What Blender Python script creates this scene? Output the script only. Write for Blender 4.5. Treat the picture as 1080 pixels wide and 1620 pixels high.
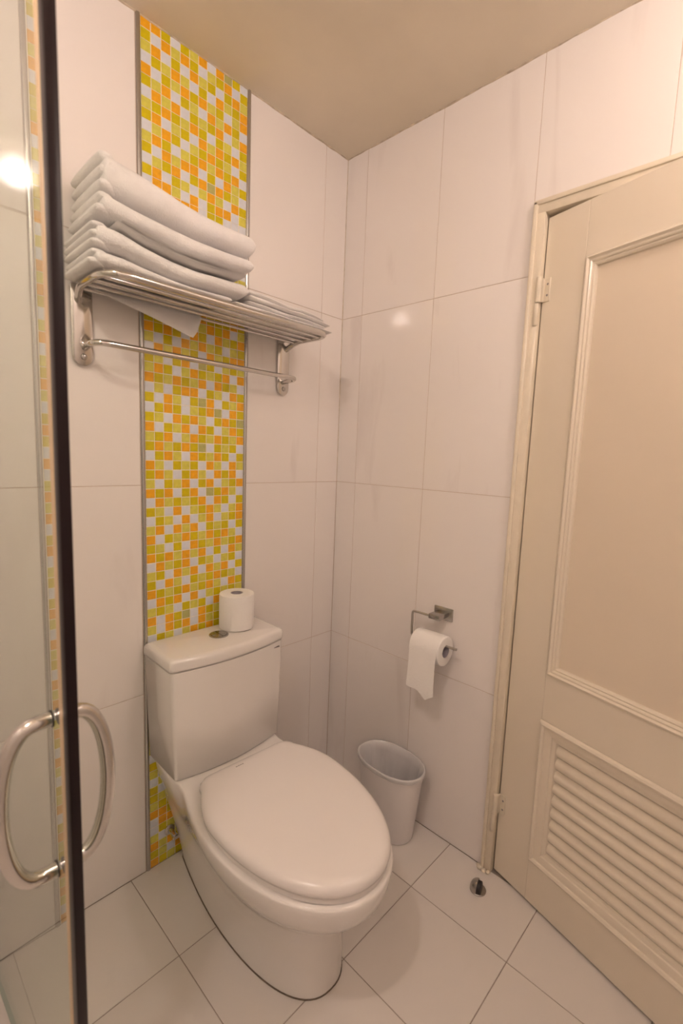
import bpy, bmesh, math, random
from mathutils import Vector, Matrix

random.seed(7)
for o in list(bpy.data.objects):
    bpy.data.objects.remove(o, do_unlink=True)
scene = bpy.context.scene
COL = scene.collection

# ------------------------------------------------------------------ camera
CAM = Vector((-1.3053, -1.2728, 1.2667))
YAW, PITCH, ROLL, FPX = 0.8109, -0.1214, 0.0382, 745.06
_f = Vector((math.sin(YAW) * math.cos(PITCH), math.cos(YAW) * math.cos(PITCH), math.sin(PITCH)))
_r = Vector((math.cos(YAW), -math.sin(YAW), 0))
_u = _r.cross(_f)
_c, _s = math.cos(ROLL), math.sin(ROLL)
RT, UP, FW = _c * _r + _s * _u, -_s * _r + _c * _u, _f
cd = bpy.data.cameras.new('camera')
cd.sensor_fit = 'VERTICAL'
cd.sensor_height = 36.0
cd.lens = FPX / 1620 * 36.0
cd.clip_start = 0.01
cd.dof.use_dof = True
cd.dof.focus_distance = 1.75
cd.dof.aperture_fstop = 3.2
cam = bpy.data.objects.new('camera', cd)
COL.objects.link(cam)
m3 = Matrix((RT, UP, -FW)).transposed()
cam.matrix_world = Matrix.Translation(CAM) @ m3.to_4x4()
scene.camera = cam

# ------------------------------------------------------------------ world, exposure, lamp values
scene.cycles.sample_clamp_indirect = 40.0
w = bpy.data.worlds.new('world')
scene.world = w
w.use_nodes = True
w.node_tree.nodes['Background'].inputs[0].default_value = (0.02, 0.016, 0.012, 1)
w.node_tree.nodes['Background'].inputs[1].default_value = 0.3
vs = scene.view_settings
vs.view_transform = 'Standard'
vs.look = 'None'
vs.exposure = 0.0
vs.gamma = 1.0
vs.use_curve_mapping = False
LAMP_COL = (1.0, 0.84, 0.765)
LAMP_MAIN, LAMP_SIDE = 203.0, 95.0

# ------------------------------------------------------------------ room measures
CEIL = 2.312
XL, YB = -2.1, -1.62
J = [0.0, 0.563, 1.163, 1.763, CEIL]          # tile joints up the walls
SL, SR = -0.745, -0.431                        # mosaic strip
TW = 0.012                                     # steel trim width
BX0, BX1 = -0.988, -0.960                      # one-chip border behind the shower door

# ------------------------------------------------------------------ helpers
def srgb(r, g, b):
    f = lambda c: ((c / 255 + 0.055) / 1.055) ** 2.4 if c > 10 else c / 255 / 12.92
    return (f(r), f(g), f(b), 1)

def material(name, col, rough=0.4, metal=0.0, spec=0.5, coat=0.0, var=0.0, var_scale=4.0,
             bump=0.0, bump_scale=60.0, transmission=0.0, emit=None, estr=0.0):
    m = bpy.data.materials.new(name)
    m.use_nodes = True
    nt = m.node_tree
    b = nt.nodes['Principled BSDF']
    c = tuple(col[:3]) + (1,)
    b.inputs['Base Color'].default_value = c
    b.inputs['Roughness'].default_value = rough
    b.inputs['Metallic'].default_value = metal
    b.inputs['Specular IOR Level'].default_value = spec
    b.inputs['Coat Weight'].default_value = coat
    b.inputs['Coat Roughness'].default_value = 0.06
    b.inputs['Transmission Weight'].default_value = transmission
    if emit:
        b.inputs['Emission Color'].default_value = tuple(emit[:3]) + (1,)
        b.inputs['Emission Strength'].default_value = estr
    tc = nt.nodes.new('ShaderNodeTexCoord')
    if var > 0:
        n = nt.nodes.new('ShaderNodeTexNoise')
        n.inputs['Scale'].default_value = var_scale
        n.inputs['Detail'].default_value = 4
        nt.links.new(tc.outputs['Object'], n.inputs['Vector'])
        mp = nt.nodes.new('ShaderNodeMapRange')
        mp.inputs['From Min'].default_value = 0.3
        mp.inputs['From Max'].default_value = 0.7
        mp.inputs['To Min'].default_value = 1 - var
        mp.inputs['To Max'].default_value = 1 + var * 0.3
        nt.links.new(n.outputs['Fac'], mp.inputs['Value'])
        mx = nt.nodes.new('ShaderNodeVectorMath')
        mx.operation = 'SCALE'
        mx.inputs[0].default_value = c[:3]
        nt.links.new(mp.outputs['Result'], mx.inputs['Scale'])
        nt.links.new(mx.outputs['Vector'], b.inputs['Base Color'])
    if bump > 0:
        n = nt.nodes.new('ShaderNodeTexNoise')
        n.inputs['Scale'].default_value = bump_scale
        n.inputs['Detail'].default_value = 3
        nt.links.new(tc.outputs['Object'], n.inputs['Vector'])
        bp = nt.nodes.new('ShaderNodeBump')
        bp.inputs['Strength'].default_value = bump
        bp.inputs['Distance'].default_value = 0.004
        nt.links.new(n.outputs['Fac'], bp.inputs['Height'])
        nt.links.new(bp.outputs['Normal'], b.inputs['Normal'])
    return m

def tile_material(name, base, vein, rough, vein_amt):
    """glazed tile with faint slanting marble veins that differ from tile to tile"""
    m = bpy.data.materials.new(name)
    m.use_nodes = True
    nt = m.node_tree
    b = nt.nodes['Principled BSDF']
    b.inputs['Roughness'].default_value = rough
    b.inputs['Specular IOR Level'].default_value = 0.5
    tc = nt.nodes.new('ShaderNodeTexCoord')
    oi = nt.nodes.new('ShaderNodeObjectInfo')
    ad = nt.nodes.new('ShaderNodeVectorMath'); ad.operation = 'MULTIPLY_ADD'
    ad.inputs[1].default_value = (1, 1, 1)
    cm = nt.nodes.new('ShaderNodeCombineXYZ')
    sc = nt.nodes.new('ShaderNodeMath'); sc.operation = 'MULTIPLY'; sc.inputs[1].default_value = 23.0
    nt.links.new(oi.outputs['Random'], sc.inputs[0])
    for k in range(3):
        nt.links.new(sc.outputs[0], cm.inputs[k])
    nt.links.new(tc.outputs['Object'], ad.inputs[0])
    nt.links.new(cm.outputs[0], ad.inputs[2])
    mp = nt.nodes.new('ShaderNodeMapping')
    mp.inputs['Rotation'].default_value = (math.radians(24), math.radians(24), math.radians(20))
    mp.inputs['Scale'].default_value = (9, 9, 1.6)
    nt.links.new(ad.outputs[0], mp.inputs['Vector'])
    n = nt.nodes.new('ShaderNodeTexNoise')
    n.inputs['Scale'].default_value = 1.0
    n.inputs['Detail'].default_value = 5
    n.inputs['Distortion'].default_value = 0.6
    nt.links.new(mp.outputs[0], n.inputs['Vector'])
    r = nt.nodes.new('ShaderNodeValToRGB')
    e = r.color_ramp.elements
    e[0].position, e[0].color = 0.26, (vein_amt,) * 3 + (1,)
    e[1].position, e[1].color = 0.40, (0, 0, 0, 1)
    nt.links.new(n.outputs['Fac'], r.inputs['Fac'])
    mx = nt.nodes.new('ShaderNodeMix'); mx.data_type = 'RGBA'
    mx.inputs[6].default_value = tuple(base) + (1,)
    mx.inputs[7].default_value = tuple(vein) + (1,)
    nt.links.new(r.outputs['Color'], mx.inputs[0])
    nt.links.new(mx.outputs[2], b.inputs['Base Color'])
    return m

def thin_glass(name, tint, ior=1.5, haze=None, haze_amt=0.0, rough=0.0):
    m = bpy.data.materials.new(name)
    m.use_nodes = True
    nt = m.node_tree
    nt.nodes.remove(nt.nodes['Principled BSDF'])
    out = nt.nodes['Material Output']
    tr = nt.nodes.new('ShaderNodeBsdfTransparent'); tr.inputs[0].default_value = tuple(tint) + (1,)
    gl = nt.nodes.new('ShaderNodeBsdfGlossy'); gl.inputs['Roughness'].default_value = rough
    fr = nt.nodes.new('ShaderNodeFresnel'); fr.inputs['IOR'].default_value = ior
    mx = nt.nodes.new('ShaderNodeMixShader')
    ge = nt.nodes.new('ShaderNodeNewGeometry')
    mi = nt.nodes.new('ShaderNodeMapRange')
    mi.inputs['To Min'].default_value = ior
    mi.inputs['To Max'].default_value = 1 / ior
    nt.links.new(ge.outputs['Backfacing'], mi.inputs['Value'])
    nt.links.new(mi.outputs['Result'], fr.inputs['IOR'])
    nt.links.new(fr.outputs[0], mx.inputs[0])
    if haze:
        df = nt.nodes.new('ShaderNodeBsdfDiffuse'); df.inputs[0].default_value = tuple(haze) + (1,)
        m2 = nt.nodes.new('ShaderNodeMixShader'); m2.inputs[0].default_value = haze_amt
        nt.links.new(tr.outputs[0], m2.inputs[1]); nt.links.new(df.outputs[0], m2.inputs[2])
        nt.links.new(m2.outputs[0], mx.inputs[1])
    else:
        nt.links.new(tr.outputs[0], mx.inputs[1])
    nt.links.new(gl.outputs[0], mx.inputs[2])
    nt.links.new(mx.outputs[0], out.inputs['Surface'])
    return m

M = {}
M['tile'] = tile_material('white_wall_tile', (0.865, 0.81, 0.775), (0.65, 0.575, 0.545), 0.072, 0.35)
M['floor_tile'] = tile_material('white_floor_tile', (0.74, 0.69, 0.645), (0.63, 0.585, 0.55), 0.22, 0.3)
M['grout'] = material('wall_grout', (0.62, 0.50, 0.42), 0.9)
M['floor_grout'] = material('floor_grout', (0.37, 0.31, 0.265), 0.9, var=0.25, var_scale=30)
M['plain'] = material('plain_wall', (0.88, 0.84, 0.805), 0.25)
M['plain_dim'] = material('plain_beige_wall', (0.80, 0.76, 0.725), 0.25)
M['ceiling'] = material('cream_ceiling_paint', (0.84, 0.75, 0.61), 0.85, var=0.06, var_scale=5)
M['mgrout'] = material('mosaic_grout', (0.90, 0.83, 0.70), 0.8)
M['O'] = material('orange_glass_chip', (0.90, 0.43, 0.015), 0.2, var=0.12, var_scale=90)
M['G'] = material('green_glass_chip', (0.69, 0.545, 0.004), 0.2, var=0.12, var_scale=90)
M['L'] = material('pale_lime_glass_chip', (0.73, 0.655, 0.10), 0.2, var=0.14, var_scale=90)
M['W'] = material('white_glass_chip', (0.74, 0.75, 0.78), 0.16, var=0.05, var_scale=90)
M['T'] = material('sage_glass_chip', (0.50, 0.47, 0.16), 0.16, var=0.14, var_scale=90)
M['steel'] = material('polished_steel', (0.66, 0.63, 0.60), 0.14, 1.0)
M['steel_satin'] = material('satin_steel', (0.50, 0.47, 0.44), 0.30, 1.0)
M['trim'] = material('brushed_steel_trim', (0.52, 0.50, 0.48), 0.26, 1.0)
M['chrome'] = material('worn_chrome', (0.45, 0.43, 0.41), 0.22, 1.0)
M['porcelain'] = material('white_porcelain', (0.84, 0.80, 0.765), 0.07, spec=0.5, coat=0.3)
M['seat'] = material('white_seat_plastic', (0.82, 0.775, 0.745), 0.20)
M['towel'] = material('white_terry', (0.90, 0.87, 0.86), 1.0, spec=0.1, bump=0.6, bump_scale=420, var=0.04, var_scale=40)
M['cloth'] = material('white_flat_cloth', (0.88, 0.85, 0.83), 1.0, spec=0.1, bump=0.3, bump_scale=500)
M['paper'] = material('toilet_paper', (0.90, 0.87, 0.84), 1.0, spec=0.1, bump=0.25, bump_scale=160)
M['core'] = material('cardboard_core', (0.42, 0.38, 0.42), 0.9)
M['bin'] = material('pale_plastic', (0.80, 0.76, 0.745), 0.35)
M['liner'] = thin_glass('clear_bag_film', (0.97, 0.97, 0.97), 1.9, (0.95, 0.93, 0.93), 0.45, 0.16)
M['door'] = material('cream_door_paint', (0.81, 0.72, 0.59), 0.16, var=0.02, var_scale=3)
M['door_panel'] = material('cream_door_panel', (0.77, 0.66, 0.525), 0.30)
M['frame'] = material('cream_frame_paint', (0.80, 0.71, 0.57), 0.28, var=0.06, var_scale=25)
M['caulk'] = material('old_caulk', (0.66, 0.55, 0.42), 0.7, var=0.35, var_scale=40)
M['dark'] = material('black_rubber', (0.012, 0.009, 0.009), 0.5)
M['seal_dark'] = material('dark_brown_seal', (0.012, 0.005, 0.006), 0.35, spec=0.25)
M['seal_cream'] = material('aged_cream_seal', (0.62, 0.46, 0.27), 0.35)
M['glass'] = thin_glass('shower_glass', (0.925, 0.955, 0.915), 1.5)
M['glass_edge'] = material('glass_edge_green', (0.22, 0.33, 0.27), 0.1)
M['old_seal'] = material('stained_toilet_seal', (0.20, 0.15, 0.11), 0.8, var=0.4, var_scale=60)
M['mark'] = material('grey_print', (0.25, 0.22, 0.21), 0.5)
M['lens'] = material('lamp_lens', (1, 1, 1), 0.5, emit=LAMP_COL, estr=LAMP_MAIN)
M['lens_side'] = material('lamp_opal_dim', (1, 1, 1), 0.5, emit=LAMP_COL, estr=LAMP_SIDE)
M['corridor'] = material('corridor_paint', (0.5, 0.42, 0.33), 0.8)

def smooth(me, ang=40):
    for p in me.polygons:
        p.use_smooth = True
    try:
        me.set_sharp_from_angle(angle=math.radians(ang))
    except Exception:
        pass

def to_mesh(name, bm, mats, shade=True, ang=40):
    bmesh.ops.recalc_face_normals(bm, faces=bm.faces)
    me = bpy.data.meshes.new(name)
    bm.to_mesh(me)
    bm.free()
    for mm in (mats if isinstance(mats, (list, tuple)) else [mats]):
        me.materials.append(mm)
    if shade:
        smooth(me, ang)
    return me

def link(name, data, parent=None, loc=(0, 0, 0), rotz=0.0):
    o = bpy.data.objects.new(name, data)
    COL.objects.link(o)
    o.location = loc
    o.rotation_euler = (0, 0, rotz)
    if parent:
        o.parent = parent
    return o

def obj(name, bm, mats, parent=None, loc=(0, 0, 0), shade=True, ang=40):
    return link(name, to_mesh(name, bm, mats, shade, ang), parent, loc)

def tag(o, label, cat, group=None):
    o['label'] = label
    o['category'] = cat
    if group:
        o['group'] = group
    return o

def struct(o, label=None):
    o['kind'] = 'structure'
    if label:
        o['label'] = label
    return o

def thing(name, label, cat, loc=(0, 0, 0), rotz=0, group=None):
    return tag(link(name, None, None, loc, rotz), label, cat, group)

def box(bm, x0, x1, y0, y1, z0, z1, bevel=0.0, seg=1):
    vs_ = [bm.verts.new((x, y, z)) for x in (x0, x1) for y in (y0, y1) for z in (z0, z1)]
    fs = []
    for idx in ((0, 1, 3, 2), (4, 6, 7, 5), (0, 4, 5, 1), (2, 3, 7, 6), (0, 2, 6, 4), (1, 5, 7, 3)):
        fs.append(bm.faces.new([vs_[i] for i in idx]))
    if bevel > 0:
        ed = {e for f in fs for e in f.edges}
        bmesh.ops.bevel(bm, geom=list(ed), offset=bevel, segments=seg, profile=0.5, affect='EDGES')
    return bm

def newbox(*a, **k):
    return box(bmesh.new(), *a, **k)

def loft(bm, rings, cap0=True, cap1=True, closed=True, mat=0):
    vr = [[bm.verts.new(p) for p in r] for r in rings]
    n = len(vr[0])
    for a, b in zip(vr, vr[1:]):
        for i in range(n if closed else n - 1):
            j = (i + 1) % n
            f = bm.faces.new((a[i], a[j], b[j], b[i]))
            f.material_index = mat
    for flag, r in ((cap0, vr[0]), (cap1, vr[-1])):
        if flag:
            f = bm.faces.new(r)
            f.material_index = mat
    return vr

def fillet(pts, rads, n=6):
    out = [Vector(pts[0])]
    for i in range(1, len(pts) - 1):
        p, a, b = Vector(pts[i]), Vector(pts[i - 1]), Vector(pts[i + 1])
        d1, d2 = (a - p).normalized(), (b - p).normalized()
        r = rads[i - 1] if isinstance(rads, (list, tuple)) else rads
        r = min(r, (a - p).length * 0.49, (b - p).length * 0.49)
        s, e = p + d1 * r, p + d2 * r
        for k in range(n + 1):
            t = k / n
            out.append((1 - t) ** 2 * s + 2 * t * (1 - t) * p + t * t * e)
    out.append(Vector(pts[-1]))
    return out

def tube(bm, pts, rad, seg=12, cap=True, flat=1.0):
    pts = [Vector(p) for p in pts]
    rings = []
    nrm = None
    for i, p in enumerate(pts):
        t = (pts[min(i + 1, len(pts) - 1)] - pts[max(i - 1, 0)]).normalized()
        if nrm is None:
            ref = Vector((0, 0, 1)) if abs(t.z) < 0.9 else Vector((1, 0, 0))
            nrm = (ref - t * ref.dot(t)).normalized()
        else:
            nrm = (nrm - t * nrm.dot(t)).normalized()
        bn = t.cross(nrm)
        rr = rad[i] if isinstance(rad, (list, tuple)) else rad
        rings.append([p + rr * (math.cos(a) * nrm * flat + math.sin(a) * bn)
                      for a in (2 * math.pi * k / seg for k in range(seg))])
    loft(bm, rings, cap, cap)
    return bm

def lathe(bm, prof, seg=32, centre=(0, 0, 0), axis='z', cap=True):
    c = Vector(centre)
    rings = []
    for r, h in prof:
        ring = []
        for k in range(seg):
            a = 2 * math.pi * k / seg
            x, y = r * math.cos(a), r * math.sin(a)
            p = {'z': (x, y, h), 'y': (x, h, y), 'x': (h, x, y)}[axis]
            ring.append(c + Vector(p))
        rings.append(ring)
    loft(bm, rings, cap, cap)
    return bm

def lerp_table(tab, x):
    if x <= tab[0][0]:
        return tab[0][1]
    for (x0, y0), (x1, y1) in zip(tab, tab[1:]):
        if x <= x1:
            t = (x - x0) / (x1 - x0)
            return y0 + (y1 - y0) * t
    return tab[-1][1]

TILE_CACHE = {}
def tile_piece(name, parent, mat, axis, u0, u1, v0, v1, gap=0.0016, depth=0.008):
    """one tile; axis 'y' = wall_back, 'x' = wall_right, 'z' = floor; u,v are the tile's bounds"""
    a, b = round(u1 - u0 - gap, 4), round(v1 - v0 - gap, 4)
    key = (axis, a, b, mat.name)
    if key not in TILE_CACHE:
        bm = bmesh.new()
        if axis == 'y':
            box(bm, -a / 2, a / 2, 0, depth, -b / 2, b / 2, 0.0007)
        elif axis == 'x':
            box(bm, 0, depth, -a / 2, a / 2, -b / 2, b / 2, 0.0007)
        else:
            box(bm, -a / 2, a / 2, -b / 2, b / 2, -depth, 0, 0.0007)
        TILE_CACHE[key] = to_mesh('tile', bm, mat, False)
    cu, cv = (u0 + u1) / 2, (v0 + v1) / 2
    loc = {'y': (cu, 0, cv), 'x': (0, cu, cv), 'z': (cu, cv, 0)}[axis]
    return link(name, TILE_CACHE[key], parent, loc)

# ================================================================== THE ROOM
# ---- floor
floor = struct(obj('floor', newbox(XL - 0.1, 0.1, YB - 0.1, 0.1, -0.1, -0.0012), M['floor_grout'], shade=False))
fx = [0.0, -0.222] + [-0.222 - 0.2905 * k for k in range(1, 7)] + [XL]
fy = [0.0, -0.2915] + [-0.2915 - 0.2955 * k for k in range(1, 7)] + [YB]
fx = [v for v in fx if v >= XL]
fy = [v for v in fy if v >= YB]
for i in range(len(fx) - 1):
    for j in range(len(fy) - 1):
        if fx[i] - fx[i + 1] > 0.02 and fy[j] - fy[j + 1] > 0.02:
            tile_piece('floor_tile', floor, M['floor_tile'], 'z', fx[i + 1], fx[i], fy[j + 1], fy[j], 0.0022)

# ---- wall_back (mosaic wall, plane y = 0)
wall_back = struct(obj('wall_back', newbox(XL - 0.1, 0.1, 0.0012, 0.1, 0, CEIL + 0.05), M['grout'], shade=False))
cols = [(-0.107, 0.0), (SR + TW + 0.001, -0.107), (BX1 + TW, SL - TW - 0.001)]
x = BX0 - TW
while x > XL + 0.02:
    cols.append((max(x - 0.3, XL), x))
    x -= 0.3
for a, b in cols:
    for k in range(4):
        tile_piece('wall_tile', wall_back, M['tile'], 'y', a, b, J[k], J[k + 1])

# ---- wall_right (door wall, plane x = 0)
DY0, DY1, DZ = -0.712, -1.512, 1.932           # rough door opening
bm = bmesh.new()
box(bm, 0.0012, 0.1, DY0, 0.1, 0, CEIL + 0.05)
box(bm, 0.0012, 0.1, DY1, DY0, DZ, CEIL + 0.05)
box(bm, 0.0012, 0.1, YB - 0.1, DY1, 0, CEIL + 0.05)
wall_right = struct(obj('wall_right', bm, M['grout'], shade=False))
ys = [0.0, -0.0956]
while ys[-1] - 0.3 > YB:
    ys.append(ys[-1] - 0.3)
ys.append(YB)
for a, b in zip(ys, ys[1:]):
    for k in range(4):
        z0, z1 = J[k], J[k + 1]
        lo, hi = b, a
        if hi <= DY0 + 0.001 and lo >= DY1 - 0.001:
            z0 = max(z0, DZ)
        else:
            if lo < DY0 < hi:
                if z1 > DZ > z0:       # split: side piece is kept whole, the opening cut off above
                    tile_piece('wall_tile', wall_right, M['tile'], 'x', DY0, hi, z0, DZ)
                    tile_piece('wall_tile', wall_right, M['tile'], 'x', lo, hi, DZ, z1)
                    continue
                lo = DY0
            elif lo < DY1 < hi:
                if z1 > DZ > z0:
                    tile_piece('wall_tile', wall_right, M['tile'], 'x', lo, DY1, z0, DZ)
                    tile_piece('wall_tile', wall_right, M['tile'], 'x', lo, hi, DZ, z1)
                    continue
                hi = DY1
        if z1 - z0 > 0.01:
            tile_piece('wall_tile', wall_right, M['tile'], 'x', lo, hi, z0, z1)

struct(obj('wall_left', newbox(XL - 0.1, XL, YB - 0.1, 0.1, 0, CEIL + 0.05), M['plain_dim'], shade=False))
struct(obj('wall_front', newbox(XL - 0.1, 0.1, YB - 0.1, YB, 0, CEIL + 0.05), M['plain'], shade=False))
ceiling = struct(obj('ceiling', newbox(XL - 0.1, 0.1, YB - 0.1, 0.1, CEIL, CEIL + 0.1), M['ceiling'], shade=False))
# uneven caulk bead where the walls meet the ceiling and each other
def bead(pts, r):
    bm = bmesh.new()
    P = []
    rr = []
    for (a, b) in zip(pts, pts[1:]):
        a, b = Vector(a), Vector(b)
        n = max(2, int((b - a).length / 0.03))
        for k in range(n):
            P.append(a.lerp(b, k / n)); rr.append(r * random.uniform(0.5, 1.25))
    P.append(Vector(pts[-1])); rr.append(r)
    tube(bm, P, rr, 6)
    return bm
obj('caulk_bead', bead([(-1.6, 0, CEIL), (0, 0, CEIL)], 0.0035), M['caulk'], ceiling)
obj('caulk_bead', bead([(0, 0, CEIL), (0, -1.4, CEIL)], 0.0035), M['caulk'], ceiling)
obj('caulk_bead', bead([(0, 0, 1.2), (0, 0, CEIL - 0.004)], 0.002), M['caulk'], wall_back)

# corridor seen only through the crack of the door
struct(obj('wall_corridor', newbox(1.0, 1.1, -2.4, 0.2, 0, 2.5), M['corridor'], shade=False))

# ---- mosaic
CK = ['O', 'G', 'L', 'W', 'T']
P = 0.0262
def row_z(k):
    return 1.585 - (k - 1) * (0.0262 if k >= 1 else 0.0256)
TOPC = ['OGLWOGWLGWLGWG', 'OWOGWLOGOLOWLO', 'GOWLGOLOWOGOGWO', 'WLGOLWOGLGWLOGL', 'GOWLOGWLGWLOWLW',
        'LGOWGLGOWLGOGWO', 'OWLGOWLGOGOWOLW', 'WLGWLOGWLOLGTOG', 'OGWOGLOGOGOWOLO', 'TOGLWOWLGLGOGWO',
        'GWOGLGLWOWOLLOW', 'WGLOOWOGLGWGWGL']
MID = {-1: 'GGOLWGOGGGOG', 0: 'GGWOLWLOGOWL', 1: 'OGOGWOGWOLGO', 2: 'LWGWOLOLGWLG', 3: 'WOLOLGWOLGOO',
       4: 'GLWGOWTGWLGL', 5: 'LOGWLOGLGOWO', 6: 'OGLOGLOWOGLW', 7: 'WLWGOOWGLWOG', 8: 'GWOLWGTOWGLO',
       9: 'WGOGWLGOTWOG', 10: 'GLWOGOLWGOGT', 11: 'OWGLOWOGWLOG', 12: 'LGOWLOGLOGLO', 13: 'GOLGOGTWGLGW',
       14: 'WGOLWOGLOGWG', 15: 'OLWGLGWOLWOL', 16: 'GOLWGOLWOGOW', 17: 'LWGLOWGOWLGO', 18: 'OGOWGOWTGOLW',
       19: 'WOLGLGOWOGWG', 20: 'GLWOWLGOLWLO', 21: 'WGLWOWLOWLGO', 22: 'LOWOLOWGLGWG', 23: 'OWGLOGLOGOLW',
       24: 'GLWGWOGLOLGO', 25: 'OGOLOLOWGWOL', 26: 'WOLGOWGLWLGW', 27: 'LGWOLOWOLOWG', 28: 'GWOLWGLGOGLW',
       29: 'OGLGOLGOLWOG', 30: 'WOGOWOWLGLGL', 31: 'LGLWGLGWOGWO', 32: 'OWOGTWOGLWGO', 33: 'LWOGOWOLGOWL', 34: 'WGLWLOGOGWLG'}
LOW = {51: 'WL', 52: 'GW', 53: 'GL', 54: 'LG', 55: 'OO', 56: 'WO', 57: 'WG', 58: 'LW', 59: 'OLO', 60: 'GLW', 61: 'OGL'}
def chip_col(k, c):
    if k <= -13 and k + 27 < len(TOPC[c]):
        return TOPC[c][k + 27]
    if k in MID:
        return MID[k][c]
    if k in LOW and c < len(LOW[k]):
        return LOW[k][c]
    return random.choice('OGLWGOLWGO')

def chip_bm(bm, cx, cz, hx, hz0, hz1, mi=0, proud=0.0008, back=0.003):
    b = 0.0007
    outer = [(cx - hx, cz + hz0), (cx + hx, cz + hz0), (cx + hx, cz + hz1), (cx - hx, cz + hz1)]
    inner = [(cx - hx + b, cz + hz0 + b), (cx + hx - b, cz + hz0 + b), (cx + hx - b, cz + hz1 - b), (cx - hx + b, cz + hz1 - b)]
    loft(bm, [[(x_, back, z_) for x_, z_ in outer], [(x_, -proud + b * 0.6, z_) for x_, z_ in outer],
              [(x_, -proud, z_) for x_, z_ in inner]], True, True, mat=mi)

def proj_area(x_, z_, y_=0.0):
    d = Vector((x_, y_, z_)) - CAM
    dep = d.dot(FW)
    return abs(d.y) / (dep ** 3)

strip = obj('mosaic_strip', newbox(SL, SR, 0.0001, 0.004, 0, CEIL), M['mgrout'], wall_back, shade=False)
HX = 0.0121
chips = []
for k in range(-27, 62):
    zc = row_z(k)
    lo = -HX if zc - HX > 0.001 else 0.001 - zc
    hi = HX if zc + HX < CEIL - 0.001 else CEIL - 0.001 - zc
    if hi - lo < 0.004:
        continue
    for c in range(12):
        cx = SL + P * (c + 0.5) - 0.0002
        hidden = (-12 <= k <= -2) or (zc < 0.70 and not (c < 2 and zc < 0.28))
        if k <= -13 and zc < lerp_table([(-0.745, 1.985), (-0.431, 1.90)], cx):
            hidden = True
        full = lo == -HX and hi == HX
        chips.append([proj_area(cx, zc) * (0 if hidden else 1) * (1 if full else 0.7), cx, zc, lo, hi, chip_col(k, c)])
chips.sort(key=lambda t: -t[0])
CHIP_MESH = {}
def chip_obj(parent, cx, zc, lo, hi, col):
    key = (col, round(lo, 4), round(hi, 4))
    if key not in CHIP_MESH:
        b = bmesh.new()
        chip_bm(b, 0, 0, HX, lo, hi)
        CHIP_MESH[key] = to_mesh('mosaic_tile', b, M[col], False)
    return link('mosaic_tile', CHIP_MESH[key], parent, (cx, 0, zc))
NSINGLE = 212
for t in chips[:NSINGLE]:
    chip_obj(strip, *t[1:])
bm = bmesh.new()
for t in chips[NSINGLE:]:
    chip_bm(bm, t[1], t[2], HX, t[3], t[4], CK.index(t[5]))
rest = obj('mosaic_tiles', bm, [M[c] for c in CK], strip, shade=False)
rest['kind'] = 'stuff'

border = obj('mosaic_border', newbox(BX0, BX1, 0.0003, 0.004, 0, CEIL), M['mgrout'], wall_back, shade=False)
BPAT = 'OLWOLGWOLOWGLGOWLWGGLOWLWOLOGWLOWLGOLWGOGWOWLOLOWGOWLGWGOLWOLGWOLOWLOGWOLWGLOWGOLGWOL'
for i, k in enumerate(range(-27, 62)):
    zc = row_z(k)
    lo = -HX if zc - HX > 0.001 else 0.001 - zc
    hi = HX if zc + HX < CEIL - 0.001 else CEIL - 0.001 - zc
    if hi - lo > 0.004:
        chip_obj(border, (BX0 + BX1) / 2, zc, lo, hi, BPAT[i % len(BPAT)])

def trim_strip(x0, x1):
    n = 7
    pr = []
    for q in range(n):
        t = q / (n - 1)
        pr.append((x0 + (x1 - x0) * t, -0.0042 * math.sin(math.pi * t) ** 0.6 - 0.0006 if 0 < q < n - 1 else 0.0005))
    pr = pr + [(x1, 0.006), (x0, 0.006)]
    bm = bmesh.new()
    loft(bm, [[(a, b, 0.0) for a, b in pr], [(a, b, CEIL) for a, b in pr]])
    return obj('steel_trim', bm, M['trim'], wall_back, ang=60)
for a, b in ((SL - TW, SL), (SR, SR + TW), (BX0 - TW, BX0), (BX1, BX1 + TW)):
    trim_strip(a, b)

# ================================================================== DOOR AND FRAME
def sweep_rect(bm, x0, x1, z0, z1, prof, yface=0.0, sides=(1, 1, 1, 1)):
    """mitred moulding round a rectangle: prof = list of (inset, height proud of yface)"""
    for (ax, az), (bx_, bz) in (((0, 0), (1, 0)), ((1, 0), (1, 1)), ((1, 1), (0, 1)), ((0, 1), (0, 0))):
        ra, rb = [], []
        for d, h in prof:
            xs, zs = (x0 + d, x1 - d), (z0 + d, z1 - d)
            ra.append((xs[ax], yface - h, zs[az]))
            rb.append((xs[bx_], yface - h, zs[bz]))
        loft(bm, [ra, rb], False, False, closed=True)
    return bm

frame = struct(link('trim_1', None, None, (0, -0.73, 0)), 'cream painted door frame set in the tiled wall')
FO = Vector((0, -0.73, 0))
def fbox(name, x0, x1, y0, y1, z0, z1, bev=0.003, mat='frame'):
    return obj(name, newbox(x0, x1, y0 + 0.73, y1 + 0.73, z0, z1, bev, 2), M[mat], frame)
LEAFW, LEAFH = 0.70, 1.903
YO = -0.700                                    # outer edge of hinge post
YR = -1.47
PX0 = -0.010
fbox('frame_post', PX0, 0.10, -0.7325, YO - 0.008, 0.0, 1.915)
fbox('outer_bead', PX0 - 0.005, 0.004, YO - 0.012, YO, 0.0, 1.944)
fbox('frame_post', PX0, 0.10, YR + 0.008, YR + 0.0325, 0.0, 1.915)
fbox('outer_bead', PX0 - 0.005, 0.004, YR, YR + 0.012, 0.0, 1.944)
fbox('frame_head', PX0, 0.10, YR + 0.008, YO - 0.008, 1.912, 1.937)
fbox('outer_bead', PX0 - 0.005, 0.004, YR, YO, 1.934, 1.946)
fbox('door_stop', 0.052, 0.10, -0.745, -0.732, 0.0, 1.912)
bm = bmesh.new()
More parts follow.
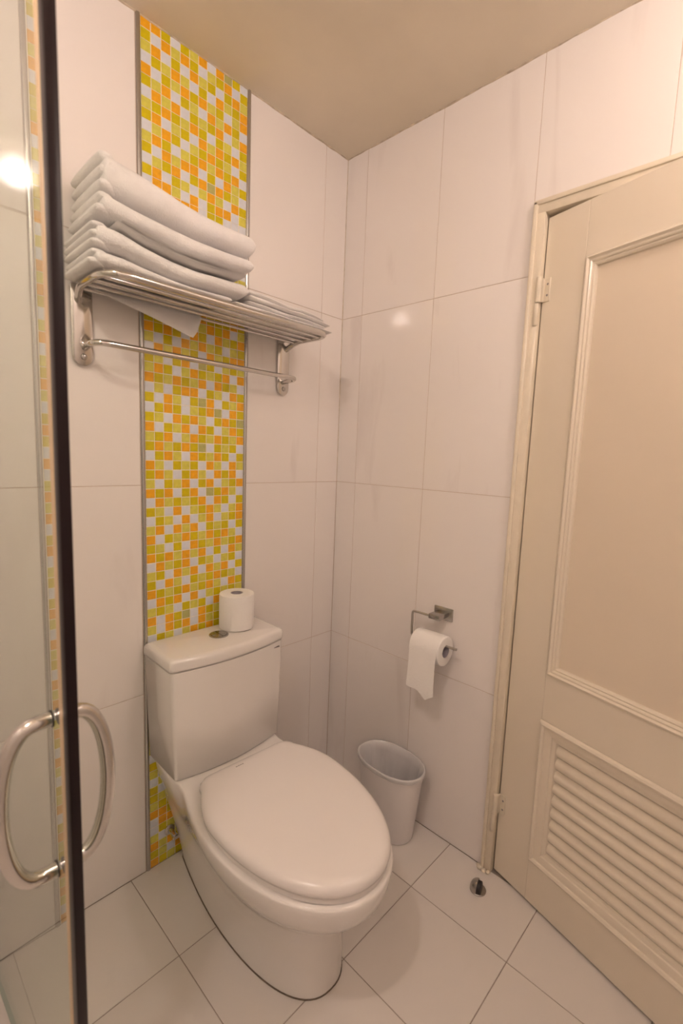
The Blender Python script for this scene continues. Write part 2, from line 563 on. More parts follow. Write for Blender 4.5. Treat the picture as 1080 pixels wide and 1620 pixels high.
for (cx, cy, r) in ((-0.014, -0.700, 0.010), (-0.017, -0.714, 0.008), (-0.015, -0.727, 0.007), (-0.010, -0.692, 0.006)):
    b2 = bmesh.new()
    bmesh.ops.create_icosphere(b2, subdivisions=2, radius=r)
    me = bpy.data.meshes.new('tmp'); b2.to_mesh(me); b2.free()
    n0 = len(bm.verts)
    bm.from_mesh(me)
    bm.verts.ensure_lookup_table()
    for v in bm.verts[n0:]:
        v.co = Vector((v.co.x + cx, v.co.y + cy + 0.73, max(0.0005, v.co.z * 0.7 + 0.004)))
    bpy.data.meshes.remove(me)
obj('caulk_lump', bm, M['frame'], frame)

TH = math.radians(15.1)
door = struct(link('door_1', None, None, (0.008, -0.735, 0.0), -(math.pi / 2 + TH)),
              'cream painted door standing ajar with a plain upper panel and louvred bottom')
DT = 0.036
S1, S2 = 0.114, LEAFW - 0.114
ZB = 0.008
PZ0, PZ1 = 0.694, 1.770
LZ0, LZ1 = 0.134, 0.562
def dbox(name, x0, x1, y0, y1, z0, z1, bev=0.0012, mat='door', par=None):
    return obj(name, newbox(x0, x1, y0, y1, z0, z1, bev, 1), M[mat], par or door, shade=False)
dbox('stile', 0.0, S1, 0, DT, ZB, LEAFH)
dbox('stile', S2, LEAFW, 0, DT, ZB, LEAFH)
dbox('top_rail', S1, S2, 0, DT, PZ1, LEAFH)
dbox('middle_rail', S1, S2, 0, DT, LZ1, PZ0)
dbox('bottom_rail', S1, S2, 0, DT, ZB, LZ0)
dbox('panel', S1, S2, 0.010, 0.026, PZ0, PZ1, 0, 'door_panel')
bm = bmesh.new()
prof = [(0.0, -0.010), (0.0, 0.002), (0.002, 0.0055), (0.006, 0.0065), (0.0085, 0.003), (0.0105, 0.0015), (0.014, 0.0030),
        (0.017, 0.0015), (0.0185, -0.002), (0.022, -0.001), (0.026, -0.004), (0.027, -0.0102)]
sweep_rect(bm, S1 + 0.003, S2 - 0.003, PZ0, PZ1, prof)
obj('panel_moulding', bm, M['door'], door, ang=25)
bm = bmesh.new()
prof = [(0.0, -0.010), (0.0, 0.001), (0.003, 0.006), (0.009, 0.0085), (0.015, 0.006), (0.017, 0.002), (0.028, 0.0015),
        (0.036, -0.001), (0.038, -0.004), (0.047, -0.006), (0.052, -0.012), (0.053, -0.022)]
sweep_rect(bm, S1 - 0.002, S2 + 0.002, LZ0, LZ1, prof)
louvre = obj('louvre_frame', bm, M['door'], door, ang=25)
LX0, LX1 = S1 + 0.049, S2 - 0.049
za, zb = LZ0 + 0.051, LZ1 - 0.051
NS = 9
pitch = (zb - za) / NS
sl = []
for k in range(13):                              # convex slat section: (depth, height)
    t = k / 12
    a = math.pi * t
    sl.append((0.014 - 0.0150 * math.sin(a) ** 0.8 + 0.010 * (1 - t) * 0 + 0.008 * t, (t - 0.5) * (pitch * 1.10)))
bm = bmesh.new()
back = [(0.024, sl[-1][1]), (0.018, sl[0][1])]
sec = sl + back
loft(bm, [[(LX0, y_, z_) for y_, z_ in sec], [(LX1, y_, z_) for y_, z_ in sec]])
slat_me = to_mesh('slat', bm, M['door'], True, 50)
for k in range(NS):
    link('slat', slat_me, door, (0, 0, za + pitch * (k + 0.5)))
dbox('louvre_back', S1, S2, 0.030, 0.034, LZ0, LZ1, 0)

def hinge(z0, z1):
    zm = z0 + (z1 - z0) * 0.46
    bm = bmesh.new()
    lathe(bm, [(0.0072, zm + 0.0015), (0.0078, zm + 0.004), (0.0078, z1 - 0.002), (0.006, z1)], 16, (0.001, -0.0185, 0))
    h = obj('hinge', bm, M['frame'], door)
    bm = bmesh.new()
    lathe(bm, [(0.0055, z0), (0.0070, z0 + 0.002), (0.0070, zm)], 16, (-0.003, -0.0180, 0))
    obj('lower_knuckle', bm, M['frame'], h)
    obj('hinge_plate', newbox(0.004, 0.022, -0.0028, 0.001, zm + 0.004, z1 - 0.003, 0.001), M['frame'], h)
    obj('knuckle_web', newbox(0.0005, 0.006, -0.018, -0.0005, zm + 0.004, z1 - 0.003, 0.0008), M['frame'], h)
    for q in (0.3, 0.72):
        bm = bmesh.new()
        lathe(bm, [(0.0030, -0.0034), (0.0022, -0.0042), (0.0005, -0.0042)], 10, (0.0155, 0.0, zm + (z1 - zm) * q), 'y')
        obj('screw', bm, M['mark'], h)
    return h
hinge(1.628, 1.752)
hinge(0.141, 0.266)

# ================================================================== TOILET
TX = -0.572
toilet = thing('toilet', 'white porcelain close-coupled toilet with its lid closed in front of the mosaic strip', 'toilet',
               (TX, -0.012, 0), math.radians(-3.0))
def ring(z, yb, wb, wm, ym, yf, n, rc=0.03, nf=18, side=None, shear=0.0):
    R = [(0, yb), (wb * 0.33, yb), (wb * 0.66, yb)]
    for k in range(5):
        a = math.pi / 2 * k / 4
        R.append((wb - rc + rc * math.sin(a), yb - rc + rc * math.cos(a)))
    if side:
        R += [(w_, y_) for y_, w_ in side]
    else:
        for k in range(1, 8):
            t = k / 8
            R.append((wb + (wm - wb) * (1 - (1 - t) ** 1.9), (yb - rc) + (ym - yb + rc) * t))
    for k in range(nf + 1):
        t = math.pi / 2 * k / nf
        R.append((wm * max(0, math.cos(t)) ** (2 / n), ym + (yf - ym) * math.sin(t) ** (2 / n)))
    R[-1] = (0, yf)
    Lf = [(-x_, y_) for x_, y_ in R[-2:0:-1]]
    return [(x_ - shear * y_, y_, z) for x_, y_ in R + Lf]
SIDE_TOP = [(-.125, .1655), (-.150, .164), (-.175, .160), (-.208, .163), (-.25, .173), (-.30, .184), (-.36, .1925)]
def bowl_ring(z, wb, wm, yf, ym=-.41, n=2.08, notch=1.0, shear=0.0, grow=0.0):
    base_side = []
    for k, (y_, w_) in enumerate(SIDE_TOP):
        t = (k + 1) / 8
        plain = wb + (wm - wb) * (1 - (1 - t) ** 1.7)
        top = w_ * wm / .195
        yy = -.03 + (ym + .03) * t
        base_side.append((y_ * notch + yy * (1 - notch), top * notch + plain * (1 - notch) + grow))
    return ring(z, 0, wb + grow, wm + grow, ym, yf - grow, n, side=base_side, shear=shear)
bm = bmesh.new()
rings = [bowl_ring(0.000, .084, .119, -.600, -.31, 2.4, 0, .030),
         bowl_ring(0.012, .084, .119, -.601, -.31, 2.4, 0, .030),
         bowl_ring(0.080, .098, .121, -.602, -.32, 2.4, 0, .024),
         bowl_ring(0.150, .114, .126, -.602, -.335, 2.35, 0.05, .016),
         bowl_ring(0.190, .124, .131, -.603, -.345, 2.3, 0.12, .012),
         bowl_ring(0.215, .131, .140, -.615, -.355, 2.2, 0.2, .008),
         bowl_ring(0.235, .136, .150, -.641, -.365, 2.15, 0.3, .005),
         bowl_ring(0.255, .141, .161, -.669, -.375, 2.1, 0.4, .003),
         bowl_ring(0.277, .147, .172, -.696, -.385, 2.08, 0.52),
         bowl_ring(0.298, .152, .182, -.716, -.395, 2.08, 0.65),
         bowl_ring(0.320, .158, .191, -.730, -.40, 2.08, 0.78),
         bowl_ring(0.343, .163, .1975, -.738, -.405, 2.08, 0.9),
         bowl_ring(0.362, .166, .2005, -.741, -.41, 2.08, 1.0),
         bowl_ring(0.370, .167, .2005, -.741, -.41, 2.08, 1.0),
         bowl_ring(0.3745, .167, .2005, -.741, -.41, 2.08, 1.0, grow=-.0015),
         bowl_ring(0.3765, .167, .2005, -.741, -.41, 2.08, 1.0, grow=-.006),
         bowl_ring(0.3770, .167, .2005, -.741, -.41, 2.08, 1.0, grow=-.03)]
loft(bm, rings)
obj('bowl', bm, M['porcelain'], toilet, ang=60)
bm = bmesh.new()
loft(bm, [bowl_ring(0.0004, .084, .119, -.600, -.31, 2.4, 0, .030, .0022), bowl_ring(0.003, .084, .119, -.600, -.31, 2.4, 0, .030, .0016)])
obj('floor_caulk', bm, M['old_seal'], toilet)
# seat ring and lid
def oval(z, grow=0.0):
    return ring(z, -.238 + grow, .150 + grow, .190 + grow, -.405, -.733 - grow, 2.12, 0.040 + grow)
bm = bmesh.new()
loft(bm, [oval(.3775, -.006), oval(.379, -.003), oval(.390, -.003), oval(.3915, -.007)])
seat = obj('seat', bm, M['seat'], toilet, ang=60)
bm = bmesh.new()
loft(bm, [oval(.3920, -.005), oval(.3935, .000), oval(.400, .0015), oval(.407, .0005), oval(.4135, -.004),
          oval(.4180, -.011), oval(.4200, -.022), oval(.4206, -.036)])
lid = obj('lid', bm, M['seat'], toilet, ang=70)
bm = bmesh.new()
for q in range(4):
    box(bm, -0.045 + q * 0.0062, -0.045 + q * 0.0062 + 0.0048, -0.2680, -0.2655, 0.4199, 0.4206)
obj('lid_mark', bm, M['mark'], lid, shade=False)
# tank
def tring(z, hw, yb, yf, bow, rc, inset=0.0):
    hw -= inset; yb -= inset; yf += inset
    pts = []
    nfr = 14
    fr = []
    for k in range(nfr + 1):
        t = -1 + 2 * k / nfr
        fr.append((t * (hw - rc), yf - bow * (1 - t * t)))
    def arc(cx, cy, a0, a1, n=5):
        return [(cx + rc * math.cos(a0 + (a1 - a0) * k / n), cy + rc * math.sin(a0 + (a1 - a0) * k / n)) for k in range(n + 1)]
    pts += fr
    pts += arc(hw - rc, yf + rc, -math.pi / 2, 0)[1:]
    r2 = 0.006
    pts += [(hw, yb - r2), (hw - r2, yb)]
    pts += [(-hw + r2, yb), (-hw, yb - r2)]
    pts += arc(-hw + rc, yf + rc, math.pi, 1.5 * math.pi)[:-1]
    return [(a, b, z) for a, b in pts]
bm = bmesh.new()
loft(bm, [tring(.3772, .1725, 0, -.160, .022, .010, .003), tring(.381, .173, 0, -.161, .022, .010),
          tring(.53, .179, 0, -.161, .022, .010), tring(.6835, .183, 0, -.160, .022, .010), tring(.6850, .183, 0, -.160, .022, .010, .003)])
tank = obj('tank', bm, M['porcelain'], toilet, ang=50)
tank.rotation_euler.z = math.radians(2.7)
tank.location.x = -0.004
bm = bmesh.new()
for q in range(4):
    box(bm, 0.146 + q * 0.0055, 0.146 + q * 0.0055 + 0.004, -0.1672, -0.162, 0.667, 0.6695)
obj('tank_mark', bm, M['mark'], tank, shade=False)
bm = bmesh.new()
T = dict(hw=.186, yb=.004, yf=-.163, bow=.022, rc=.011)
loft(bm, [tring(.6865, inset=.005, **T), tring(.6885, inset=.001, **T), tring(.694, inset=0, **T), tring(.711, inset=.0005, **T),
          tring(.717, inset=.003, **T), tring(.7205, inset=.008, **T), tring(.722, inset=.015, **T)])
tlid = obj('tank_lid', bm, M['porcelain'], toilet, ang=60)
tlid.rotation_euler.z = math.radians(2.7)
tlid.location.x = -0.004
bm = bmesh.new()
lathe(bm, [(0.0285, 0.7215), (0.0285, 0.7235), (0.0265, 0.7250), (0.0245, 0.7250), (0.0240, 0.7242), (0.001, 0.7242)], 32, (0.003, -0.083, 0))
btn = obj('flush_button', bm, M['chrome'], tlid)
for sgn in (-1, 1):
    bm = bmesh.new()
    prof = []
    for k in range(13):
        a = -math.pi / 2 + math.pi * k / 12
        prof.append((sgn * (0.0008 + 0.0225 * math.cos(a)), 0.0225 * math.sin(a)))
    loft(bm, [[(0.003 + x_, -0.083 + y_, 0.7243) for x_, y_ in prof], [(0.003 + x_, -0.083 + y_, 0.7258) for x_, y_ in prof],
              [(0.003 + x_ * 0.92 + sgn * .0004, -0.083 + y_ * 0.93, 0.7264) for x_, y_ in prof]])
    h = obj('button_half', bm, M['chrome'], tlid)
# stop valve low behind the pedestal
valve = thing('stop_valve', 'small steel water stop valve low on the mosaic beside the toilet pedestal', 'valve', (-0.686, 0, 0.098))
bm = bmesh.new()
lathe(bm, [(0.016, -0.0018), (0.016, -0.005), (0.008, -0.008), (0.007, -0.030), (0.009, -0.031), (0.009, -0.042), (0.004, -0.044)], 16, axis='y')
obj('valve_body', bm, M['steel'], valve)
bm = bmesh.new()
box(bm, -0.012, 0.012, -0.050, -0.044, -0.004, 0.004, 0.002, 2)
obj('valve_lever', bm, M['steel'], valve)

# ================================================================== TOILET ROLLS
def roll_profile(r, rc, L, axis, centre):
    bm = bmesh.new()
    e = 0.004
    prof = [(rc, 0), (r - e, 0), (r - 0.001, 0.0015), (r, e), (r, L - e), (r - 0.001, L - 0.0015), (r - e, L), (rc, L)]
    lathe(bm, prof, 40, centre, axis, cap=False)
    return bm
def roll_core(rc, L, axis, centre):
    bm = bmesh.new()
    lathe(bm, [(rc + 0.0002, 0.001), (rc + 0.0002, L - 0.001), (rc - 0.0014, L - 0.001), (rc - 0.0014, 0.001), (rc + 0.0002, 0.001)], 28, centre, axis, cap=False)
    return bm
spare = thing('toilet_roll', 'spare white toilet paper roll standing upright on the toilet tank lid', 'toilet roll', (-0.495, -0.069, 0.7223), 0, 'toilet paper rolls')
RH = 0.108
obj('paper', roll_profile(0.053, 0.019, RH, 'z', (0, 0, 0)), M['paper'], spare)
obj('core', roll_core(0.019, RH, 'z', (0, 0, 0)), M['core'], spare)
bm = bmesh.new()                                  # loose outer flap of the roll
fl = []
for k in range(9):
    a = math.radians(-140 + 9 * k)
    lift = 0.0006 + 0.0022 * (k / 8) ** 2
    fl.append((a, lift))
def arcflap(z0, z1):
    inner = [[((0.053 + l) * math.cos(a), (0.053 + l) * math.sin(a), z) for a, l in fl] for z in (z0, z1)]
    outer = [[((0.0537 + l) * math.cos(a), (0.0537 + l) * math.sin(a), z) for a, l in fl] for z in (z0, z1)]
    return inner, outer
i_, o_ = arcflap(0.003, RH - 0.02)
loft(bm, [i_[0] + o_[0][::-1], i_[1] + o_[1][::-1]])
obj('loose_end', bm, M['paper'], spare)

# holder on wall_right
hold = thing('paper_holder', 'square chrome toilet paper holder screwed to the tiled wall above the bin', 'paper holder', (0, -0.507, 0.770))
obj('wall_plate', newbox(-0.007, -0.0002, -0.034, 0.034, -0.021, 0.021, 0.002, 2), M['chrome'], hold)
obj('arm_block', newbox(-0.060, -0.006, -0.019, 0.021, -0.008, 0.008, 0.002, 2), M['chrome'], hold)
bm = bmesh.new()
tube(bm, fillet([(-0.055, 0.010, 0.0), (-0.055, 0.084, 0.0), (-0.055, 0.084, -0.083), (-0.055, -0.083, -0.081)], 0.010), 0.0040, 10)
obj('arm', bm, M['steel_satin'], hold)
hung = thing('toilet_roll', 'part-used toilet paper roll hanging on the wall holder with a sheet trailing down', 'toilet roll', (-0.055, -0.500, 0.687 - 0.0162), 0, 'toilet paper rolls')
RL = 0.108
obj('paper', roll_profile(0.047, 0.0195, RL, 'y', (0, -RL / 2, 0)), M['paper'], hung)
obj('core', roll_core(0.0195, RL, 'y', (0, -RL / 2, 0)), M['core'], hung)
bm = bmesh.new()
cols_, nrow = 13, 22
def sheet(off):
    rows = []
    for i in range(nrow + 1):
        row = []
        for j in range(cols_):
            t = j / (cols_ - 1)
            yy = RL / 2 - 0.004 - t * (RL - 0.010)
            bottom = -lerp_table([(0, .128), (.12, .132), (.3, .131), (.45, .134), (.6, .141), (.74, .153), (.86, .143), (1, .134)], t)
            if i <= 7:                          # over the top quarter of the roll
                a = math.radians(60 + 120 * i / 7)
                xx, zz = (0.0474 + off) * math.cos(a), (0.0474 + off) * math.sin(a)
            else:
                s_ = (i - 7) / (nrow - 7)
                zz = bottom * s_
                xx = -(0.0474 + off) - 0.004 * s_ + 0.0022 * s_ * math.sin(t * 9 + s_ * 5)
            row.append((xx, yy, zz))
        rows.append(row)
    return rows
A, B = sheet(0.0), sheet(0.0007)
loft(bm, [a + b[::-1] for a, b in zip(A, B)])
obj('trailing_sheet', bm, M['paper'], hung, ang=80)

# ================================================================== BIN
bn = thing('waste_bin', 'small oval white plastic waste bin with a clear liner beside the toilet', 'bin', (-0.094, -0.396, 0.0))
def ell(ax, ay, z, n=2.25, seg=96, wob=None):
    out = []
    for k in range(seg):
        a = 2 * math.pi * k / seg
        c, s = math.cos(a), math.sin(a)
        f = 1 + (wob(a) if wob else 0)
        out.append((ax * f * math.copysign(abs(c) ** (2 / n), c), ay * f * math.copysign(abs(s) ** (2 / n), s), z))
    return out
bm = bmesh.new()
loft(bm, [ell(.058, .088, 0.0005), ell(.062, .092, .003), ell(.0665, .101, .08), ell(.0765, .118, .236), ell(.0795, .1215, .237), ell(.081, .124, .2395), ell(.081, .124, .248),
          ell(.0797, .1225, .250), ell(.0773, .120, .2495), ell(.076, .118, .245), ell(.0645, .099, .08), ell(.060, .090, .006)])
obj('bin_body', bm, M['bin'], bn, ang=50)
bm = bmesh.new()
ph = [random.uniform(0, 6.28) for _ in range(6)]
def wob(z):
    amp = 0.012 + 0.16 * (0.25 - z) / 0.25
    return lambda a: amp * (0.55 * math.sin(5 * a + ph[0] + 9 * z) + 0.35 * math.sin(11 * a + ph[1] - 14 * z) + 0.25 * math.sin(17 * a + ph[2] + 20 * z) + 0.16 * math.sin(29 * a + ph[4] + 33 * z)) - amp * 0.9
rr_ = [ell(.0803, .1232, .236, wob=lambda a: 0.012 + 0.008 * math.sin(13 * a + ph[3])), ell(.0812, .1242, .242, wob=lambda a: 0.006 + 0.004 * math.sin(11 * a)),
       ell(.0825, .1255, .248), ell(.0805, .1235, .2518), ell(.0762, .1188, .2505)]
for k in range(1, 9):
    z = .2485 - k * .028
    t = (z - .006) / .24
    rr_.append(ell(.060 + .0165 * t - .0015, .090 + .0285 * t - .002, z, wob=wob(z)))
loft(bm, rr_, False, True)
obj('bag_liner', bm, M['liner'], bn, ang=80)

# ================================================================== DOOR STOP
stop = thing('door_stop', 'small round steel floor door stop with a black rubber face beside the door frame', 'door stop', (-0.088, -0.733, 0), math.radians(-78))
bm = bmesh.new()
lathe(bm, [(0.0235, 0.0003), (0.0235, 0.003), (0.022, 0.0045), (0.001, 0.005)], 28)
obj('base_plate', bm, M['chrome'], stop)
bm = bmesh.new()
rs = []
for k in range(9):                                # half dome, flat face towards the door
    h = k / 8
    rad = 0.0225 * math.sqrt(max(0.0, 1 - (h * 0.93) ** 2))
    rs.append([(rad * math.cos(math.pi / 2 + math.pi * q / 16) - 0.001, rad * math.sin(math.pi / 2 + math.pi * q / 16), 0.0048 + 0.026 * h) for q in range(17)])
loft(bm, rs)
obj('half_dome', bm, M['chrome'], stop, ang=50)
bm = bmesh.new()
rs = []
for xx in (-0.0012, 0.008, 0.0095):
    k_ = 0.94 if xx < 0.009 else 0.8
    rs.append([(xx, 0.0205 * k_ * math.cos(math.pi * q / 12), 0.005 + 0.025 * k_ * math.sin(math.pi * q / 12)) for q in range(13)])
loft(bm, rs)
obj('rubber_pad', bm, M['dark'], stop, ang=50)

# ================================================================== TOWEL SHELF
shelf = thing('towel_shelf', 'polished steel wall rack with a rail shelf above and a towel bar below', 'towel rack', (-0.59, 0, 1.5))
def sh(name, bm, mat='steel', par=None):
    for v in bm.verts:
        v.co -= Vector((-0.59, 0, 1.5))
    return obj(name, bm, M[mat], par or shelf, ang=45)
SZ = 1.626
for bxc in (-0.897, -0.282):
    bm = bmesh.new()
    sec_ = []
    hw = 0.0235
    for k in range(13):
        a = math.pi + math.pi * k / 12
        sec_.append((bxc + hw * math.cos(a), 1.479 + hw * math.sin(a)))
    sec_ += [(bxc + hw, 1.640), (bxc - hw, 1.640)]
    loft(bm, [[(a, -0.0048, b) for a, b in sec_], [(a, -0.009, b) for a, b in sec_],
              [(bxc + (a - bxc) * .95, -0.010, 1.56 + (b - 1.56) * .99) for a, b in sec_]])
    br = sh('bracket', bm)
    bm = bmesh.new()
    lathe(bm, [(0.0075, -0.0095), (0.0070, -0.0125), (0.004, -0.0138), (0.0005, -0.0140)], 14, (bxc + 0.002, 0, 1.476), 'y')
    sh('screw', bm, 'chrome', br)
XA, XB = -0.914, -0.262
bm = bmesh.new()
tube(bm, fillet([(XA + 0.010, -0.006, SZ - 0.022), (XA, -0.05, SZ), (XA, -0.205, SZ), (XB, -0.205, SZ), (XB, -0.05, SZ), (XB - 0.010, -0.006, SZ - 0.022)],
                [0.03, 0.058, 0.058, 0.03], 9), 0.0086, 14)
sh('shelf_tube', bm)
for yy in (-0.045, -0.085, -0.125, -0.165):
    bm = bmesh.new()
    inset = 0.012 if yy == -0.165 else 0.0
    tube(bm, [(XA + inset, yy, SZ - 0.002), (XB - inset, yy, SZ - 0.002)], 0.0045, 10)
    sh('shelf_rod', bm)
bm = bmesh.new()
tube(bm, fillet([(-0.892, -0.006, 1.497), (-0.899, -0.084, 1.503), (-0.280, -0.084, 1.503), (-0.287, -0.006, 1.497)], [0.040, 0.040], 9), 0.0074, 14)
sh('towel_bar', bm)

# ---- towels
TG = 'folded towels on the steel rack'
def towel_shell(bm, x0, x1, zb, zt, yf, yb, nexp=3.0, er=0.018, nx=44, nc=28, seedp=0.0, front_bulge=0.0, inset=0.0, er0=None):
    rings_ = []
    for i in range(nx + 1):
        t = i / nx
        t = 0.5 - 0.5 * math.cos(math.pi * t)
        x_ = x0 + (x1 - x0) * t
        d, ee = (x_ - x0, er0 or er) if x_ - x0 < x1 - x_ else (x1 - x_, er)
        e = 1.0 if d >= ee else max(0.18, math.sqrt(max(0, 1 - ((ee - d) / ee) ** 2)))
        b, tt = zb(x_), zt(x_)
        zc, hz = (b + tt) / 2, (tt - b) / 2 * e
        yf_ = yf + inset * max(0.0, x_ - x0 - 0.022)
        yc, hy = (yf_ + yb) / 2, (yb - yf_) / 2 - (1 - e) * 0.006
        rg = []
        for k in range(nc):
            a = 2 * math.pi * k / nc
            c, s = math.cos(a), math.sin(a)
            n2 = nexp
            yy = yc + hy * math.copysign(abs(c) ** (2 / n2), c)
            zz = zc + hz * math.copysign(abs(s) ** (2 / n2), s)
            wv = 0.0012 * math.sin(38 * x_ + seedp + 3 * a) + 0.0008 * math.sin(91 * x_ + 2 * seedp)
            rg.append((x_, yy - (front_bulge * (1 + c * -1) / 2) + wv * (1 if yy < yc else .3), zz + wv * 0.4))
        rings_.append(rg)
    loft(bm, rings_)
def towel(label, x0, x1, zb, zt, plies, seedp, yf=-0.205, yb=-0.018, er=0.016, nexp=3.0, mat='towel', name='folded_towel', left=0.007):
    base = (x0 + x1) / 2, (yf + yb) / 2, zb((x0 + x1) / 2)
    t_ = thing(name, label, 'towel', base, 0, TG)
    bm = bmesh.new()
    towel_shell(bm, x0 + left, x1, zb, zt, yf, yb, nexp, er, seedp=seedp, er0=0.007)
    for v in bm.verts:
        v.co -= Vector(base)
    obj('outer_fold', bm, M[mat], t_, ang=80)
    rnd = random.Random(int(seedp * 100) + 3)
    for p in range(plies):
        bm = bmesh.new()
        f0, f1 = p / plies, (p + 1) / plies
        jit = rnd.uniform(-0.006, 0.0015)
        pb = lambda x_, f0=f0: zb(x_) + (zt(x_) - zb(x_)) * f0 - 0.0004
        pt = lambda x_, f1=f1: zb(x_) + (zt(x_) - zb(x_)) * f1 + 0.0004
        towel_shell(bm, x0 + jit, x0 + 0.075, pb, pt, yf + 0.0035 + rnd.uniform(0, .003), yb, 3.2, 0.009, nx=18, nc=22, seedp=seedp + p, inset=0.9)
        for v in bm.verts:
            v.co -= Vector(base)
        obj('inner_ply', bm, M[mat], t_, ang=80)
    return t_
T1t = [(-.91, 1.864), (-.898, 1.863), (-.839, 1.856), (-.782, 1.845), (-.728, 1.833), (-.67, 1.826), (-.619, 1.823), (-.537, 1.822)]
T12 = [(-.911, 1.784), (-.849, 1.774), (-.782, 1.768), (-.719, 1.762), (-.645, 1.760), (-.545, 1.762)]
T2b = [(-.91, 1.737), (-.869, 1.733), (-.808, 1.724), (-.756, 1.717), (-.695, 1.716), (-.618, 1.718), (-.556, 1.722)]
T3t = [(-.914, 1.722), (-.877, 1.719), (-.829, 1.705), (-.765, 1.695), (-.705, 1.692), (-.639, 1.695), (-.573, 1.697)]
T34 = [(-.92, 1.672), (-.87, 1.670), (-.818, 1.661), (-.765, 1.654), (-.719, 1.651), (-.644, 1.653), (-.57, 1.657)]
T4b = [(-.92, 1.6362), (-.57, 1.6366)]
F = lambda tab: (lambda x_: lerp_table(tab, x_))
towel('thick white folded bath towel on top of the stack on the rack', -.917, -.535, F(T12), F(T1t), 3, 0.3)
towel('white folded bath towel second from the top of the stack', -.921, -.541, F(T2b), F(T12), 2, 1.1)
towel('white folded bath towel third down, below the thin hemmed towel', -.934, -.556, F(T34), F(T3t), 3, 2.2, er=0.020)
towel('white folded bath towel at the bottom left of the stack on the rack', -.934, -.60, F(T4b), F(T34), 2, 3.7, yf=-0.196)
# thin towel with hems between the second and third bath towel
mid = lambda f: (lambda x_: lerp_table(T3t, x_) + (lerp_table(T2b, x_) - lerp_table(T3t, x_)) * f)
base = (-0.73, -0.11, 1.70)
tt_ = thing('hand_towel', 'thin folded white towel with hem edges squeezed between thick towels', 'towel', base, 0, TG)
for p in range(3):
    bm = bmesh.new()
    x0_ = -.893 + (0.0, .006, .013)[p]
    x1_ = -.572 + (-.012, .004, -.02)[p]
    towel_shell(bm, x0_, x1_, mid(p / 3 + .04), mid((p + 1) / 3 - .04), (-.2150, -.2085, -.2130)[p], -.03, 2.1, .005, 44, 16, seedp=p * 1.7)
    for v in bm.verts:
        v.co -= Vector(base)
    obj('fold_layer', bm, M['cloth'], tt_, ang=80)
# flat folded towels on the right of the shelf
FT = [(-.62, 1.692), (-.551, 1.693), (-.483, 1.691), (-.412, 1.684), (-.36, 1.687), (-.304, 1.682), (-.255, 1.672)]
FB = [(-.62, 1.6362), (-.245, 1.6362)]
base = (-0.42, -0.1, 1.6335)
ft = thing('flat_towel', 'flat folded white bath mat in loose layers at the right end of the rack', 'towel', base, 0, TG)
for p in range(4):
    bm = bmesh.new()
    f0, f1 = p / 4, (p + 1) / 4
    zb_ = lambda x_, f0=f0: lerp_table(FB, x_) + (lerp_table(FT, x_) - lerp_table(FB, x_)) * f0 + .0004
    zt_ = lambda x_, f1=f1: lerp_table(FB, x_) + (lerp_table(FT, x_) - lerp_table(FB, x_)) * f1 - .0004
    towel_shell(bm, (-.595, -.548, -.548, -.548)[p], -.250 + (.012, -.012, .004, -.018)[p], zb_, zt_, -.193 + (0, .006, .002, .009)[p], -.022, 3.2, .008, 40, 18, seedp=p * 2.3 + 1)
    for v in bm.verts:
        v.co -= Vector(base)
    obj('fold_layer', bm, M['cloth'], ft, ang=80)
# corner of cloth drooping between the rods
base = (-0.76, -0.1, 1.63)
fl_ = thing('drooping_cloth', 'loose corner of white cloth hanging through the rods below the towel stack', 'cloth', base, 0, TG)
bm = bmesh.new()
def droop(off):
    rows = []
    for i in range(25):
        u_ = i / 24
        xt = -.905 + u_ * .285
        low = lerp_table([(0, 1.624), (.1, 1.618), (.45, 1.593), (.93, 1.561), (.96, 1.580), (1, 1.616)], u_)
        row = []
        for j in range(9):
            v_ = j / 8
            yy = -.056 - .018 * math.sin(v_ * 1.5) + 0.002 * math.sin(u_ * 9)
            zz = 1.629 + (low - 1.629) * v_
            row.append((xt - base[0], yy - base[1] + off, zz - base[2]))
        rows.append(row)
    return rows
A, B = droop(0.0), droop(0.0016)
loft(bm, [a + b[::-1] for a, b in zip(A, B)])
obj('hanging_corner', bm, M['cloth'], fl_, ang=80)
bm = bmesh.new()
towel_shell(bm, -.905, -.602, lambda x_: 1.6292, lambda x_: 1.6340, -.112, -.04, 3.2, .006, 30, 14)
for v in bm.verts:
    v.co -= Vector(base)
obj('cloth_layer', bm, M['cloth'], fl_, ang=80)

# ================================================================== SHOWER DOOR
SFx, SFy = -1.116, -0.600                        # free edge
PA = math.radians(-2.0)                          # pane direction, measured from +y towards +x
PL = 0.578
pane_dir = Vector((math.sin(PA), math.cos(PA), 0))
sd = thing('shower_door', 'clear glass shower door with a dark brown edge seal and steel pull handle', 'shower door',
           (SFx, SFy, 0.0), math.atan2(pane_dir.y, pane_dir.x))
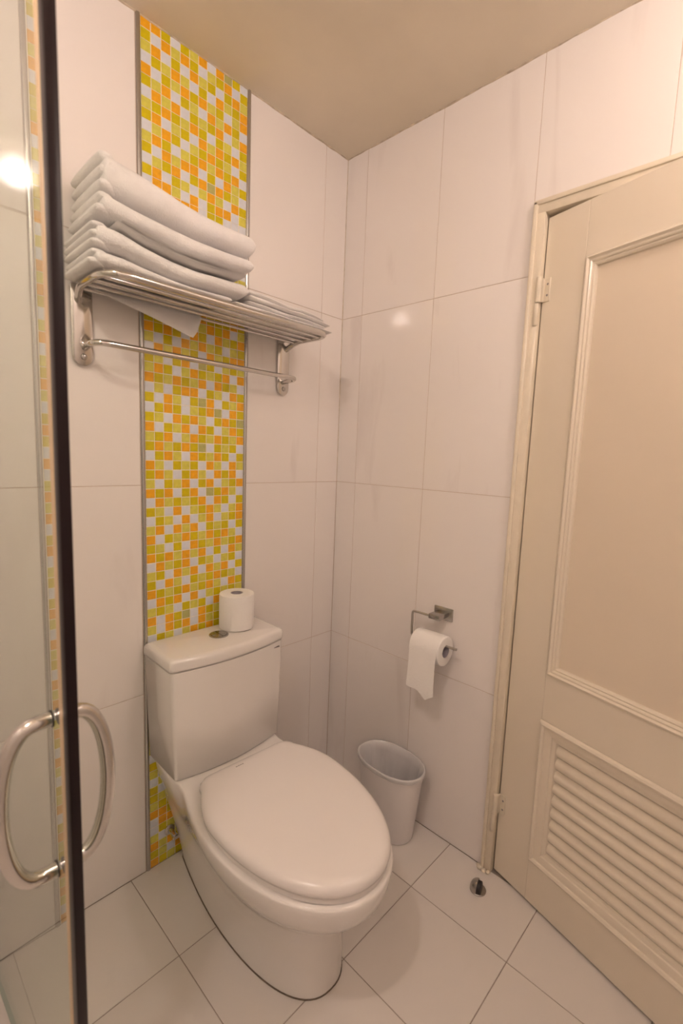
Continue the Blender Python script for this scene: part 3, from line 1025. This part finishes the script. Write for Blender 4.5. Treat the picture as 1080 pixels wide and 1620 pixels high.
# local frame: +x runs along the pane away from the free edge, +y is the camera's side (left)
GT = 0.008
bm = bmesh.new()
box(bm, 0.012, PL, -GT / 2, GT / 2, 0.015, 2.0)
for f in bm.faces:
    f.material_index = 0 if abs(f.normal.y) > 0.9 else 1
bm.normal_update()
for f in bm.faces:
    f.material_index = 0 if abs(f.normal.y) > 0.9 else 1
obj('glass_pane', bm, [M['glass'], M['glass_edge']], sd, shade=False)
obj('edge_seal', newbox(-0.008, 0.010, -0.0075, 0.0070, 0.015, 2.0, 0.002, 2), M['seal_dark'], sd)
obj('cream_seal_lip', newbox(0.0105, 0.024, GT / 2 + 0.0002, GT / 2 + 0.003, 0.015, 2.0, 0.0008), M['seal_cream'], sd)
HZ0, HZ1, HX_ = 0.628, 0.870, 0.066
for sg in (1, -1):
    bm = bmesh.new()
    pts = []
    zc, hh = (HZ0 + HZ1) / 2, (HZ1 - HZ0) / 2
    reach = 0.072
    path = [(HX_, sg * GT / 2, HZ1), (HX_, sg * 0.022, HZ1)]
    for k in range(0, 25):
        a = math.pi / 2 - math.pi * k / 24
        path.append((HX_, sg * (0.022 + (reach - 0.022) * math.cos(a) ** 0.8 if abs(math.cos(a)) > 1e-6 else sg * 0 + 0.022) if True else 0,
                     zc + hh * math.sin(a)))
    path += [(HX_, sg * 0.022, HZ0), (HX_, sg * GT / 2, HZ0)]
    clean = [Vector(path[0])]
    for p_ in path[1:]:
        p_ = Vector((p_[0], sg * abs(p_[1]), p_[2]))
        if (p_ - clean[-1]).length > 1e-4:
            clean.append(p_)
    tube(bm, clean, 0.0108, 16)
    h = obj('pull_handle', bm, M['steel'], sd, ang=60)
    for zz in (HZ0, HZ1):
        bm = bmesh.new()
        a0, a1 = sg * GT / 2, sg * (GT / 2 + 0.0016)
        lathe(bm, [(0.0122, a0), (0.0122, a1), (0.0108, sg * (GT / 2 + 0.0020))], 18, (HX_, 0, zz), 'y')
        obj('gasket', bm, M['dark'], h)
for zz in (0.25, 1.78):
    obj('wall_hinge', newbox(PL - 0.05, PL + 0.022, -0.012, 0.012, zz, zz + 0.09, 0.003, 2), M['steel'], sd)

# ================================================================== CEILING LAMPS
def lamp(loc, label, lens):
    t_ = thing('ceiling_light', label, 'ceiling light', loc, 0, 'ceiling globe lights')
    bm = bmesh.new()
    lathe(bm, [(0.060, -0.0005), (0.060, -0.008), (0.052, -0.014), (0.030, -0.016), (0.028, -0.020)], 32)
    obj('ceiling_rose', bm, M['steel_satin'], t_)
    bm = bmesh.new()
    prof = [(max(0.0008, 0.050 * math.sin(math.pi * k / 16)), -0.056 + 0.038 * math.cos(math.pi * k / 16)) for k in range(17)]
    lathe(bm, prof, 32)
    obj('opal_globe', bm, M[lens], t_)
lamp((-1.54, -0.91, CEIL), 'small opal globe ceiling light over the shower side of the room', 'lens')
lamp((-0.42, -1.42, CEIL), 'small opal globe ceiling light near the door side of the room', 'lens_side')
